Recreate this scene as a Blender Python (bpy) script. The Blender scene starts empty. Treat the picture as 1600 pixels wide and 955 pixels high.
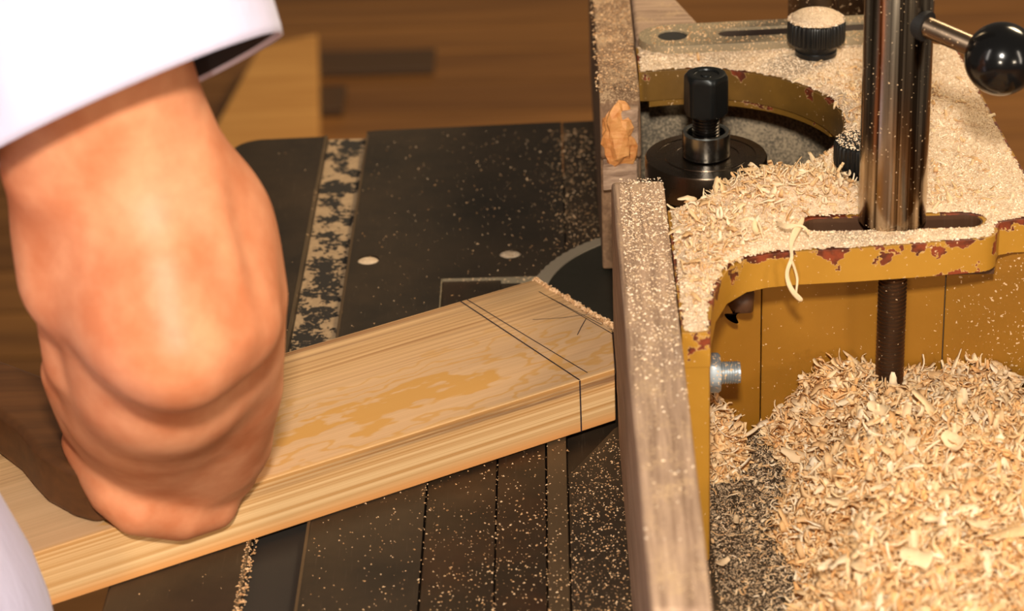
import bpy, bmesh, math, random
import numpy as np
from mathutils import Vector, Matrix, noise, geometry
random.seed(7); rng = np.random.default_rng(7)
scn = bpy.context.scene; COL = scn.collection

# ------------------------------------------------------------------ camera
F, CX, CY = 4000.0, 800.0, 477.5
RW = np.array([[0.9994, -0.0266, -0.0205], [0.0068, -0.4388, 0.8986], [-0.0329, -0.8982, -0.4384]])
CP = np.array([-0.0785, -1.2785, 0.6344])
cam_d = bpy.data.cameras.new('camera'); cam = bpy.data.objects.new('camera', cam_d); COL.objects.link(cam)
M3 = Matrix([[RW[r][0], -RW[r][1], -RW[r][2]] for r in range(3)])
cam.matrix_world = Matrix.Translation(CP) @ M3.to_quaternion().to_matrix().to_4x4()
cam_d.sensor_width = 36; cam_d.lens = F/1600*36; cam_d.clip_start = .05
cam_d.dof.use_dof = True; cam_d.dof.focus_distance = 1.30; cam_d.dof.aperture_fstop = 11
scn.camera = cam
# ------------------------------------------------------------------ light
w = bpy.data.worlds.new('world'); scn.world = w; w.use_nodes = True
w.node_tree.nodes['Background'].inputs[0].default_value = (1.0, .80, .60, 1)
w.node_tree.nodes['Background'].inputs[1].default_value = .11
def area(name, loc, target, size, power, col, sy=None):
    l = bpy.data.lights.new(name, 'AREA'); l.energy = power; l.size = size; l.color = col
    if sy: l.shape = 'RECTANGLE'; l.size_y = sy
    o = bpy.data.objects.new(name, l); COL.objects.link(o); o.location = loc
    o.rotation_euler = (Vector(target)-Vector(loc)).to_track_quat('-Z', 'Y').to_euler(); return o
area('flash_lamp', (-.07, -1.27, .85), (-.03, -.1, .05), .07, 18.5, (1, .91, .80))
area('added_strip_left', (-1.5, -1.2, 1.1), (0, 0, .1), .16, 5, (1, .9, .8), 1.1)  # strip light added at left, for stripes on the chrome post
area('added_strip_right', (1.5, -1.3, .75), (.05, -.1, .1), .14, 7, (1, .86, .7), 1.1)  # matching strip light added at right, also for the post's stripes
area('added_floor_fill', (1.3, 1.5, 1.7), (.75, 2.5, -.85), .8, 105, (1, .78, .50))  # fill light added to brighten the background floor
area('post_stripe_fill_right', (1.5, -2.6, .6), (1.3, -2.7, -.85), .3, 70, (1, .82, .6))  # added light on unseen floor, mirrored as a stripe in the post
area('post_stripe_fill_left', (-.7, -3.6, .8), (-.6, -3.4, -.85), .3, 80, (1, .85, .66))  # second added floor light for the post's reflection, out of view
scn.view_settings.view_transform = 'Standard'; scn.view_settings.look = 'None'
scn.view_settings.exposure = 0.0; scn.view_settings.gamma = 1; scn.view_settings.use_curve_mapping = False

# ------------------------------------------------------------------ helpers
def at(x, y, z=None, Y=None, d=None):
    r = RW @ np.array([(x-CX)/F, (y-CY)/F, 1.0])
    t = (z-CP[2])/r[2] if z is not None else ((Y-CP[1])/r[1] if Y is not None else d)
    return Vector(CP+r*t)
def lin(c):
    return tuple(((v/255)/12.92 if v/255 <= .04045 else ((v/255+.055)/1.055)**2.4) for v in c)+(1,)
def prop(o, label=None, cat=None, group=None, kind=None):
    if label: o['label'] = label
    if cat: o['category'] = cat
    if group: o['group'] = group
    if kind: o['kind'] = kind
    return o
def thing(name, label, cat, loc=(0, 0, 0), group=None):
    o = bpy.data.objects.new(name, None); COL.objects.link(o); o.location = loc; o.empty_display_size = .02
    return prop(o, label, cat, group)
def link(name, me, mat=None, parent=None, smooth=False, bev=0, seg=2):
    o = bpy.data.objects.new(name, me); COL.objects.link(o)
    if mat is not None and not me.materials: me.materials.append(mat)
    if parent is not None:
        o.parent = parent
        pl = parent.location.copy(); pp = parent.parent
        while pp is not None: pl += pp.location; pp = pp.parent
        o.location = -pl
    if smooth: me.polygons.foreach_set('use_smooth', [True]*len(me.polygons))
    if bev:
        b = o.modifiers.new('bevel', 'BEVEL'); b.width = bev; b.segments = seg; b.limit_method = 'ANGLE'; b.angle_limit = math.radians(38)
        if hasattr(me, 'polygons'): me.polygons.foreach_set('use_smooth', [True]*len(me.polygons))
        wn = o.modifiers.new('wn', 'WEIGHTED_NORMAL'); wn.keep_sharp = False
    return o
def mesh(name, v, f):
    me = bpy.data.meshes.new(name); me.from_pydata([tuple(a) for a in v], [], [tuple(a) for a in f]); me.update(); return me
def prism_mesh(name, outer, z0, z1, holes=()):
    loops = [list(outer)]+[list(h) for h in holes]
    def area2(p): return sum(p[i][0]*p[(i+1) % len(p)][1]-p[(i+1) % len(p)][0]*p[i][1] for i in range(len(p)))
    if area2(loops[0]) < 0: loops[0].reverse()
    for h in loops[1:]:
        if area2(h) > 0: h.reverse()
    flat = [p for l in loops for p in l]; n = len(flat)
    v = [(p[0], p[1], z1) for p in flat]+[(p[0], p[1], z0) for p in flat]
    if len(loops) == 1 and False: tris = []
    tris = geometry.tessellate_polygon([[Vector((p[0], p[1], 0)) for p in l] for l in loops])
    f = []
    for t in tris:
        a, b, c = (Vector(flat[i]) for i in t)
        if (b-a).cross(c-a) < 0: t = (t[0], t[2], t[1])
        f.append(t); f.append((t[0]+n, t[2]+n, t[1]+n))
    k = 0
    for l in loops:
        m = len(l)
        for i in range(m):
            a, b = k+i, k+(i+1) % m
            f.append((a, a+n, b+n, b))
        k += m
    me = mesh(name, v, f)
    bm = bmesh.new(); bm.from_mesh(me); bmesh.ops.recalc_face_normals(bm, faces=bm.faces)
    bmesh.ops.dissolve_limit(bm, angle_limit=.01, verts=bm.verts, edges=bm.edges) if not holes else None
    bm.to_mesh(me); bm.free(); return me
def box_mesh(name, x0, x1, y0, y1, z0, z1): return prism_mesh(name, [(x0, y0), (x1, y0), (x1, y1), (x0, y1)], z0, z1)
def lathe_mesh(name, prof, n=64, mod=None, center=(0, 0, 0), axis=None):
    """profile [(r,z)] revolved; mod(angle index, r, z)->r"""
    v = []; f = []
    for (r, z) in prof:
        for i in range(n):
            a = 2*math.pi*i/n; rr = mod(i, r, z) if mod else r
            v.append(Vector((rr*math.cos(a), rr*math.sin(a), z)))
    m = len(prof)
    for j in range(m-1):
        for i in range(n):
            a, b = j*n+i, j*n+(i+1) % n
            f.append((a, b, b+n, a+n))
    if prof[0][0] > 1e-6: f.append(tuple(reversed(range(n))))
    if prof[-1][0] > 1e-6: f.append(tuple(range((m-1)*n, m*n)))
    if axis is not None:
        q = Vector((0, 0, 1)).rotation_difference(Vector(axis)); v = [q @ p for p in v]
    v = [p+Vector(center) for p in v]
    me = mesh(name, v, f)
    bm = bmesh.new(); bm.from_mesh(me); bmesh.ops.remove_doubles(bm, verts=bm.verts, dist=1e-7)
    bmesh.ops.recalc_face_normals(bm, faces=bm.faces); bm.to_mesh(me); bm.free(); return me
def smooth_by_angle(me, ang=35):
    me.polygons.foreach_set('use_smooth', [True]*len(me.polygons))
    bm = bmesh.new(); bm.from_mesh(me)
    for e in bm.edges:
        if len(e.link_faces) == 2 and e.calc_face_angle(0) > math.radians(ang): e.smooth = False
    bm.to_mesh(me); bm.free(); return me
def thread_prof(r, z0, z1, pitch, depth):
    p = [(r-depth, z0)]; z = z0
    while z < z1-pitch*.9:
        p += [(r-depth, z+pitch*.15), (r, z+pitch*.45), (r, z+pitch*.6), (r-depth, z+pitch*.9)]; z += pitch
    p.append((r-depth, z1)); return p
def tube_mesh(name, pts, rads, n=12):
    pts = [Vector(p) for p in pts]; v = []; f = []
    for i, p in enumerate(pts):
        t = (pts[min(i+1, len(pts)-1)]-pts[max(i-1, 0)]).normalized()
        up = Vector((0, 0, 1)) if abs(t.z) < .9 else Vector((1, 0, 0))
        a = t.cross(up).normalized(); b = t.cross(a)
        r = rads[i] if hasattr(rads, '__len__') else rads
        for k in range(n):
            g = 2*math.pi*k/n; v.append(p+a*r*math.cos(g)+b*r*math.sin(g))
    for i in range(len(pts)-1):
        for k in range(n):
            f.append((i*n+k, i*n+(k+1) % n, (i+1)*n+(k+1) % n, (i+1)*n+k))
    f.append(tuple(range(n))[::-1]); f.append(tuple(range((len(pts)-1)*n, len(pts)*n)))
    me = mesh(name, v, f); bm = bmesh.new(); bm.from_mesh(me); bmesh.ops.recalc_face_normals(bm, faces=bm.faces); bm.to_mesh(me); bm.free()
    return me

# ------------------------------------------------------------------ node materials
class NM:
    def __init__(s, name):
        s.m = bpy.data.materials.new(name); s.m.use_nodes = True; s.t = s.m.node_tree; s.b = s.t.nodes['Principled BSDF']
        s.co = s.t.nodes.new('ShaderNodeTexCoord').outputs['Object']
    def n(s, typ, **kw):
        x = s.t.nodes.new(typ)
        for k, v in kw.items(): setattr(x, k, v)
        return x
    def set(s, inp, v):
        if hasattr(v, 'is_output') or isinstance(v, bpy.types.NodeSocket): s.t.links.new(v, inp)
        elif isinstance(v, tuple) and len(v) == 3 and inp.type == 'RGBA': inp.default_value = v+(1,)
        else: inp.default_value = v
    def map(s, scale=(1, 1, 1), rot=(0, 0, 0), loc=(0, 0, 0), v=None):
        x = s.n('ShaderNodeMapping'); s.set(x.inputs[0], v or s.co)
        x.inputs['Scale'].default_value = scale; x.inputs['Rotation'].default_value = rot; x.inputs['Location'].default_value = loc
        return x.outputs[0]
    def noise(s, scale, detail=4, rough=.55, v=None, dist=0):
        x = s.n('ShaderNodeTexNoise'); s.set(x.inputs['Vector'], v or s.co)
        x.inputs['Scale'].default_value = scale; x.inputs['Detail'].default_value = detail; x.inputs['Roughness'].default_value = rough; x.inputs['Distortion'].default_value = dist
        return x.outputs[0]
    def ramp(s, fac, stops, interp='LINEAR'):
        x = s.n('ShaderNodeValToRGB'); s.set(x.inputs[0], fac); e = x.color_ramp.elements; x.color_ramp.interpolation = interp
        while len(e) < len(stops): e.new(.5)
        for q, (p, c) in zip(e, stops):
            q.position = p; q.color = c if isinstance(c, tuple) and len(c) == 4 else ((c, c, c, 1) if not isinstance(c, tuple) else c+(1,))
        return x.outputs[0]
    def math(s, op, a, b=0.0, c=None, clamp=False):
        x = s.n('ShaderNodeMath', operation=op, use_clamp=clamp); s.set(x.inputs[0], a); s.set(x.inputs[1], b)
        if c is not None: s.set(x.inputs[2], c)
        return x.outputs[0]
    def mix(s, fac, a, b):
        x = s.n('ShaderNodeMix', data_type='RGBA'); s.set(x.inputs[0], fac); s.set(x.inputs[6], a); s.set(x.inputs[7], b); return x.outputs[2]
    def sep(s, v=None):
        x = s.n('ShaderNodeSeparateXYZ'); s.set(x.inputs[0], v or s.co); return x.outputs
    def sm(s, x, a, b):
        m = s.n('ShaderNodeMapRange'); s.set(m.inputs[0], x); s.set(m.inputs[1], a); s.set(m.inputs[2], b); return m.outputs[0]
    def nz(s):
        g = s.n('ShaderNodeNewGeometry'); return s.sep(g.outputs['Normal'])[2]
    def bump(s, h, strength=.3, dist=.0005):
        x = s.n('ShaderNodeBump'); s.set(x.inputs['Height'], h); x.inputs['Strength'].default_value = strength; x.inputs['Distance'].default_value = dist
        s.t.links.new(x.outputs[0], s.b.inputs['Normal'])
    def out(s, col=None, rough=None, metal=None, **kw):
        if col is not None: s.set(s.b.inputs['Base Color'], col)
        if rough is not None: s.set(s.b.inputs['Roughness'], rough)
        if metal is not None: s.set(s.b.inputs['Metallic'], metal)
        for k, v in kw.items(): s.set(s.b.inputs[k], v)
        return s.m

DUST = lin((226, 190, 146)); DUST2 = lin((186, 146, 102))
def m_iron(name, dark, bias, reddish=0.0, spec=.45, sc=1.0):
    q = NM(name)
    base = q.mix(q.noise(14, 4), lin(tuple(c*.82 for c in dark)), lin(tuple(min(255, c*1.22) for c in dark)))
    if reddish: base = q.mix(q.math('MULTIPLY', q.ramp(q.noise(22, 4), [(.42, 0.), (.62, 1.)]), reddish), base, lin((88, 50, 26)))
    scr = q.ramp(q.noise(40, 3, v=q.map((30, 1, 1), (0, 0, .25))), [(.62, 0.), (.7, .25)])
    base = q.mix(scr, base, lin((92, 80, 66)))
    big = q.noise(18*sc, 4, .6); fine = q.noise(520, 2, .7)
    s = q.math('ADD', q.math('MULTIPLY', big, .55), q.math('MULTIPLY', fine, .45))
    msk = q.sm(s, bias, bias+.035)
    film = q.math('MULTIPLY', q.sm(q.noise(9, 5, .7), .35, .8), .10)
    base = q.mix(film, base, DUST2)
    col = q.mix(msk, base, q.mix(q.noise(300, 2), DUST2, DUST))
    q.bump(q.math('ADD', msk, q.math('MULTIPLY', q.noise(160, 3), .3)), .35, .0006)
    return q.out(col, q.math('ADD', q.math('MULTIPLY', msk, .4), spec), 0.0, **{'Specular IOR Level': .35})
M_TABLE = m_iron('table_iron', (40, 34, 27), .675)
M_TABLE_L = m_iron('table_iron_left', (37, 31, 25), .72)
M_INSERT = m_iron('insert_iron', (34, 27, 20), .68, .22)
M_BAR = m_iron('bar_iron', (76, 60, 42), .68)
M_DUSTY = m_iron('dusty_iron', (46, 37, 28), .60)
M_PIT = m_iron('pit_iron', (24, 20, 17), .7)
q = NM('slot_fill')
mk = q.sm(q.math('ADD', q.math('ADD', q.math('MULTIPLY', q.noise(62, 5, .68), .75), q.math('MULTIPLY', q.noise(400, 3), .25)), q.math('MULTIPLY', q.math('ABSOLUTE', q.math('ADD', q.sep()[0], .2184)), 5.0)), .515, .545)
mk = q.math('MULTIPLY', mk, q.sm(q.sep()[1], -.12, -.03))
q.bump(mk, .7, .0015)
M_SLOT = q.out(q.mix(mk, lin((38, 31, 24)), q.mix(q.noise(200, 3), lin((150, 122, 90)), lin((196, 166, 128)))), .8)

def m_wood(name, light, dark, sx=3., sy=140., amt=.5, rough=.6, dust=0., bump=.12):
    q = NM(name)
    g = q.noise(1, 5, .6, v=q.map((sx, sy, sy)))
    g2 = q.noise(1, 3, .5, v=q.map((sx*2.2, sy*3.3, sy*3.3), loc=(3, 1, 2)))
    s = q.math('ADD', q.math('MULTIPLY', g, .65), q.math('MULTIPLY', g2, .35))
    col = q.mix(q.sm(s, .5-.25*amt, .5+.25*amt), lin(dark), lin(light))
    if dust:
        up = q.sm(q.nz(), .5, .8)
        d = q.sm(q.math('ADD', q.math('MULTIPLY', q.noise(60, 4, .6), .5), q.math('MULTIPLY', q.noise(900, 2), .5)), dust, dust+.1)
        col = q.mix(q.math('MULTIPLY', d, up), col, q.mix(q.noise(700, 2), lin((150, 122, 96)), DUST))
    q.bump(s, bump*2, .0006)
    return q.out(col, rough)

# workpiece pine: figure follows the local coordinates of the board (x along, y across)
q = NM('pine_workpiece'); X, Y, Z = q.sep()
fine = q.noise(1, 3, .6, v=q.map((4, 620, 300)))
mid = q.noise(1, 4, .6, v=q.map((3, 95, 90), loc=(1, 4, 0)))
col = q.mix(q.sm(q.math('ADD', q.math('MULTIPLY', fine, .72), q.math('MULTIPLY', mid, .28)), .38, .60), lin((184, 138, 90)), lin((228, 186, 134)))
# straight darker streaks on the far half
st = q.noise(1, 2, .5, v=q.map((2.5, 170, 60), loc=(5, 2, 1)))
col = q.mix(q.math('MULTIPLY', q.sm(st, .6, .72), .55), col, lin((132, 92, 66)))
# cathedral figure: contour bands of a stretched field, near half of the top face
wob = q.noise(1, 3, .6, v=q.map((16, 34, 10), loc=(2.3, .6, 0)))
wob2 = q.noise(1, 3, .6, v=q.map((60, 300, 10)))
ex = q.math('DIVIDE', q.math('ADD', X, .105), .105); ey = q.math('DIVIDE', q.math('ADD', Y, .029), .024)
rad = q.math('SQRT', q.math('ADD', q.math('MULTIPLY', ex, ex), q.math('MULTIPLY', ey, ey)))
fld = q.math('ADD', rad, q.math('ADD', q.math('MULTIPLY', q.math('SUBTRACT', wob, .5), 2.6), q.math('MULTIPLY', q.math('SUBTRACT', wob2, .5), .22)))
core = q.math('MULTIPLY', q.sm(fld, .20, .26), q.sm(fld, .66, .58))
core = q.math('MULTIPLY', core, q.sm(q.noise(1, 3, .6, v=q.map((38, 90, 10), loc=(1, 7, 0))), .40, .46))
def ring(c, w): return q.math('MULTIPLY', q.sm(fld, c-w, c-w*.4), q.sm(fld, c+w, c+w*.4))
band = q.math('MAXIMUM', ring(1.0, .07), q.math('MAXIMUM', ring(1.32, .05), ring(1.75, .06)))
zone = q.math('MULTIPLY', q.sm(Y, .030, -.004), q.sm(Z, .0285, .0295))
ybl = q.math('MULTIPLY', q.math('MAXIMUM', q.math('MULTIPLY', band, .7), q.math('MULTIPLY', core, .9)), zone)
pale = q.mix(q.math('MULTIPLY', zone, .75), col, q.mix(mid, lin((206, 166, 124)), lin((222, 184, 142))))
col = q.mix(ybl, pale, lin((206, 154, 80)))
# front face: fine straight lines, brown pitch streak under the arris, warm lower edge
fr = q.sm(Y, -.0545, -.0565)
fl = q.noise(1, 2, .6, v=q.map((1.2, 60, 950)))
fcol = q.mix(q.sm(fl, .38, .60), lin((200, 148, 88)), lin((236, 196, 142)))
stk = q.math('MULTIPLY', q.sm(q.math('ADD', Z, q.math('MULTIPLY', q.noise(1, 3, .5, v=q.map((9, 9, 9))), .006)), .0255, .0268), q.sm(q.math('ADD', Z, q.math('MULTIPLY', q.noise(1, 3, .5, v=q.map((9, 9, 9))), .006)), .0315, .0295))
stk = q.math('MULTIPLY', stk, q.sm(q.noise(1, 4, .7, v=q.map((16, 60, 700))), .34, .50))
stk = q.math('MULTIPLY', stk, q.sm(X, -.30, -.06))
fcol = q.mix(q.math('MULTIPLY', stk, .8), fcol, lin((126, 90, 64)))
fcol = q.mix(q.sm(Z, .007, .002), fcol, lin((226, 160, 96)))
col = q.mix(fr, col, fcol)
q.bump(fine, .2, .0003)
M_PINE = q.out(col, .55, **{'Specular IOR Level': .25})
M_CUT = m_wood('pine_cut_end', (232, 196, 150), (190, 140, 92), 200, 200)
M_FENCE = m_wood('old_fence_wood', (196, 164, 136), (128, 100, 78), 14, 230, .55, .85, .52, .6)   # local x = along
M_FENCE_FAR = m_wood('old_fence_wood_far', (150, 116, 84), (98, 70, 48), 12, 150, .7, .8, .47, .5)
M_TORN = m_wood('torn_wood', (232, 172, 104), (190, 112, 50), 60, 160, .8, .6, 0, 1.0)
M_OFFCUT = m_wood('offcut_wood', (196, 148, 84), (158, 108, 52), 3, 40, .7)

q = NM('yellow_paint'); X, Y, Z = q.sep()
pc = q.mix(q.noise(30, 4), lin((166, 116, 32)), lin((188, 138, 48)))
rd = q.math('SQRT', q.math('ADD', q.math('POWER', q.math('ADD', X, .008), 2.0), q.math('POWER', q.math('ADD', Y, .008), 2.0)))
arch_dark = q.sm(rd, .0835, .0810)  # paint turns darker olive on the inner face of the arch
pc = q.mix(arch_dark, pc, q.mix(q.noise(60, 4), lin((84, 60, 24)), lin((128, 92, 36))))
n1 = q.math('SUBTRACT', q.noise(70, 4, .6, v=q.map((1, 1, 1.2))), q.math('MULTIPLY', arch_dark, .09))
edge = q.math('MULTIPLY', q.sm(Z, .110, .1195), .17)
edge2 = q.math('MULTIPLY', q.sm(Z, .1055, .1015), q.math('MULTIPLY', q.sm(Z, .098, .1), .14))
cs = q.math('ADD', n1, q.math('ADD', edge, edge2))
chip = q.sm(cs, .655, .662); rim_ = q.math('SUBTRACT', q.sm(cs, .645, .65), chip)
rust = q.mix(q.sm(q.noise(150, 4), .4, .6), lin((84, 40, 24)), lin((138, 62, 34)))
cc = q.mix(chip, q.mix(q.math('MULTIPLY', rim_, .6), pc, lin((224, 186, 130))), rust)
cc = q.mix(q.sm(q.noise(650, 1, .5), .735, .76), cc, DUST)
q.bump(q.math('SUBTRACT', q.noise(100, 3), chip), .3, .0006)
M_YELLOW = q.out(cc, .42)
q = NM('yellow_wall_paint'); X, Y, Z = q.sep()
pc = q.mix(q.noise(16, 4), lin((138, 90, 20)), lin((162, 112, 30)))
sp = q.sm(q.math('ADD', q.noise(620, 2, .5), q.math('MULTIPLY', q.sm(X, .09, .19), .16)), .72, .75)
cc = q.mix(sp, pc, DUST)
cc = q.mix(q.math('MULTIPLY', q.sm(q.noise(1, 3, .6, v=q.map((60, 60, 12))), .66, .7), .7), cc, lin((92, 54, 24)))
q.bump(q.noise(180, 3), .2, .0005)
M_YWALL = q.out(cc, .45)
q = NM('grey_dusty_wall')
cc = q.mix(q.sm(q.math('ADD', q.math('MULTIPLY', q.noise(700, 2), .6), q.math('MULTIPLY', q.noise(40, 4), .4)), .42, .6), lin((98, 88, 72)), lin((176, 156, 126)))
M_GWALL = q.out(cc, .8); 

def m_metal(name, col, rough, dusty=0, metal=1.0, streak=False, col2=None):
    q = NM(name); c = lin(col)
    if col2: c = q.mix(q.sm(q.noise(50, 4), .4, .6), lin(col), lin(col2))
    r = q.math('ADD', q.math('MULTIPLY', q.noise(120, 3), .15), rough-.07)
    if dusty:
        d = q.sm(q.noise(800, 1, .4), dusty, dusty+.02); c = q.mix(d, c, DUST)
        return q.out(c, r, q.math('MULTIPLY', q.math('SUBTRACT', 1.0, d), metal))
    return q.out(c, r, metal)
q = NM('chrome'); refl_streak = q.noise(1, 3, .6, v=q.map((260, 260, 1.5)))
cc = q.mix(q.sm(refl_streak, .38, .62), lin((92, 78, 64)), lin((214, 200, 180))); d_ = q.sm(q.noise(800, 1, .4), .73, .75)  # vertical streaks in the colour stand for reflections on the post
M_CHROME = q.out(q.mix(d_, cc, DUST), q.math('ADD', q.math('MULTIPLY', refl_streak, .25), .06), q.math('MULTIPLY', q.math('SUBTRACT', 1.0, d_), 1.0))
M_HANDLE = m_metal('handle_steel', (150, 130, 110), .3, .72)
M_COLUMN = m_metal('column_steel', (120, 104, 88), .3, .68)
M_BLKPL = NM('black_plastic').out(lin((14, 14, 15)), .16, 0., **{'Specular IOR Level': .6})
M_KNURL = NM('black_knurl').out(lin((20, 20, 20)), .35, 0.)
M_NUT = m_metal('black_oxide', (42, 44, 44), .34, 0, .75)
M_COLLAR = m_metal('dark_collar', (78, 66, 54), .27, 0, .95)
M_RING = m_metal('steel_ring', (150, 152, 148), .24)
M_THREAD = m_metal('dark_thread', (70, 66, 62), .3)
M_STUD = m_metal('rusty_stud', (110, 84, 62), .35, .74, .9)
M_ZINC = m_metal('zinc_bolt', (160, 168, 172), .45, .62, .6)
M_DISC = m_metal('cutter_disc', (50, 46, 36), .55, 0, .2)
M_DISCRIM = m_metal('cutter_rim', (176, 160, 136), .5, 0, .3)
M_PLATEMETAL = m_metal('clamp_steel', (156, 140, 112), .55, .64, .3)
M_BOREDARK = NM('bore_shade_black').out(lin((18, 15, 13)), .7)
M_RUSTPAN = m_iron('rusty_slot_floor', (70, 44, 30), .66)
M_PENCIL = NM('pencil').out(lin((42, 30, 38)), .7)
def m_chip(name, stops, rough=.6, tr=.0):
    q = NM(name); g = q.n('ShaderNodeNewGeometry')
    col = q.ramp(g.outputs['Random Per Island'], stops)
    return q.out(col, rough, 0., **{'Specular IOR Level': .2, 'Subsurface Weight': tr, 'Subsurface Radius': (.003, .0015, .0007), 'Subsurface Scale': 1.0} if tr else {'Specular IOR Level': .2})
M_SHAV = m_chip('pine_shavings', [(0, lin((226, 170, 108))), (.3, lin((236, 188, 128))), (.65, lin((242, 206, 154))), (1, lin((250, 226, 186)))], .55)
M_SHAVP = m_chip('pale_shavings', [(0, lin((218, 172, 118))), (.5, lin((234, 202, 156))), (1, lin((248, 228, 196)))], .55)
M_GRAINP = m_chip('pale_grain', [(0, lin((200, 168, 132))), (.5, lin((236, 208, 172))), (1, lin((252, 234, 208)))], .7)
M_GRAIN = m_chip('sawdust_grain', [(0, lin((170, 126, 82))), (.5, lin((214, 170, 122))), (1, lin((240, 206, 164)))], .7)
q = NM('sawdust_layer')
f1 = q.noise(1500, 2, .6); f2 = q.noise(250, 4, .6)
cc = q.mix(q.sm(q.math('ADD', q.math('MULTIPLY', f1, .6), q.math('MULTIPLY', f2, .4)), .38, .58), lin((208, 174, 136)), lin((250, 224, 190)))
q.bump(q.math('ADD', f1, f2), .8, .0009)
M_DUSTL = q.out(cc, .85)
q = NM('floor_plank_wood'); oi = q.n('ShaderNodeObjectInfo').outputs['Random']
g = q.noise(1, 4, .6, v=q.map((1.4, 26, 10)))
cc = q.mix(q.sm(g, .3, .7), lin((88, 56, 26)), lin((140, 96, 48)))
cc = q.mix(q.math('MULTIPLY', oi, .45), cc, lin((70, 42, 20)))
M_FLOOR = q.out(cc, .45)
M_SUBFLOOR = NM('floor_joint').out(lin((46, 28, 14)), .8)
M_DARKBLOCK = NM('dark_floor_inlay').out(lin((66, 46, 28)), .6)

# ------------------------------------------------------------------ setting: plank floor
fl = link('floor', box_mesh('floor', -3.2, 3.2, -5.1, 4.6, -.90, -.862), M_SUBFLOOR); prop(fl, kind='structure')
pw = .135; row = 0; y = -5.1; pm = {}
while y < 4.6:
    x = -3.2-(row*.77 % 1.6)
    while x < 3.2:
        L = 1.6; a, b = max(x, -3.2), min(x+L, 3.2)
        if b-a > .05:
            key = round(b-a, 3)
            if key not in pm:
                pm[key] = box_mesh('floor_plank', 0, b-a-.003, 0, pw-.004, 0, .012); pm[key].materials.append(M_FLOOR)
            o = bpy.data.objects.new('floor_plank', pm[key]); COL.objects.link(o); o.parent = fl; o.location = (a, y, -.862)
        x += L
    y += pw; row += 1
# ------------------------------------------------------------------ moulder table
SL0, SL1 = -.2310, -.2058
TB = thing('moulder_table', 'black cast iron machine table with a dust-filled groove and insert plates', 'machine table', (0, 0, -.03))
def arc(cx, cy, r, a0, a1, n=14): return [(cx+r*math.cos(math.radians(a0+(a1-a0)*i/n)), cy+r*math.sin(math.radians(a0+(a1-a0)*i/n))) for i in range(n+1)]
left_plate = [(SL0, -.62), (SL0, .285)]+arc(-.272, .262, .021, 90, 180)+[(-.2935, .1), (-.2945, -.1), (-.296, -.62)]
link('table_plate', prism_mesh('table_plate', left_plate, -.028, 0), M_TABLE_L, TB, bev=.002)
REC = -.1495
main = [(SL1, -.62), (REC, -.62), (REC, .0605), (-.0775, .0605), (-.0775, .297), (-.199, .291), (SL1, .2895)]
sc_holes = [(-.1935, .0885, .0066), (-.1098, .092, .0066)]
def circ(cx, cy, r, n=28): return [(cx+r*math.cos(2*math.pi*i/n), cy+r*math.sin(2*math.pi*i/n)) for i in range(n)]
link('table_plate', prism_mesh('table_plate', main, -.028, 0, [circ(x, y, r) for x, y, r in sc_holes]), M_TABLE, TB)
rear = [(-.0768, .0605), (-.0768, .297), (-.05, .2985), (.145, .30), (.145, .0605)]
link('table_plate', prism_mesh('table_plate', rear, -.028, 0), M_DUSTY, TB, bev=.0008)
link('table_bed', box_mesh('table_bed', -.285, .145, -.6, .28, -.05, -.0285), M_PIT, TB, bev=.003)
link('groove_floor', box_mesh('groove_floor', SL0+.0002, SL1-.0002, -.62, .286, -.02, -.0035), M_SLOT, TB)
for s_, (x0, x1) in enumerate(((SL0-.0022, SL0-.0004), (SL1+.0002, SL1+.0016))):
    link('groove_edge', box_mesh('groove_edge', x0, x1, -.62, .284, -.004, .0004), m_iron('groove_edge_iron', (78, 64, 46), .62) if s_ == 0 else M_BAR, TB)
for x0, x1, m, z in ((REC+.0008, -.1148, M_INSERT, -.0016), (-.1140, -.0902, M_INSERT, -.0016), (-.0894, -.0795, M_BAR, -.001)):
    link('insert_plate', box_mesh('insert_plate', x0, x1, -.62, .0595 if x1 < -.1 else .03, -.026, z), m, TB, bev=.0006)
for e_ in ((REC+.0002, -.0890, .0594, .0602), (REC+.0000, REC+.0007, .020, .0602)):  # pale strips painted in as the highlight on the recess edges
    k = link('edge_highlight', box_mesh('edge_highlight', e_[0], e_[1], e_[2], e_[3], -.004, -.0002), M_PLATEMETAL, TB); k['label'] = 'bright highlight strip along the edge of the sunken rectangle'
for x, y, r in sc_holes:
    pr = [(r*.97, -.006), (r*.97, -.0012), (r*.8, -.0007), (r*.4, -.0002), (0, -.0003)]
    k = link('screw_head', lathe_mesh('screw_head', pr, 28, center=(x, y, 0)), M_DUSTL, TB, smooth=True); k['label'] = 'sunken screw head packed with pale sawdust'
dusty = [(-.0787, -.62), (.30, -.62), (.30, -.135), (.150, -.12), (.150, -.1), (-.03, -.1), (-.055, -.125), (-.0787, -.172)]
link('table_plate', prism_mesh('table_plate', dusty, -.028, 0), M_DUSTY, TB, bev=.0008)
link('opening_ring', prism_mesh('opening_ring', [(-.0790, -.17), (-.055, -.124), (-.03, -.099), (.145, -.099), (.145, .0600), (-.0885, .0600), (-.0885, .031), (-.0790, .031)], -.028, -.006, [circ(0, 0, .028)]), M_PIT, TB)
MB = thing('machine_base', 'dark cast iron base cabinet under the black machine table', 'machine', (0, 0, -.85))
link('cabinet', box_mesh('cabinet', -.22, .13, -.5, .2, -.85, -.0505), M_PIT, MB, bev=.01)
link('foot_plinth', box_mesh('foot_plinth', -.25, .135, -.53, .23, -.85, -.78), M_PIT, MB, bev=.01)

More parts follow.
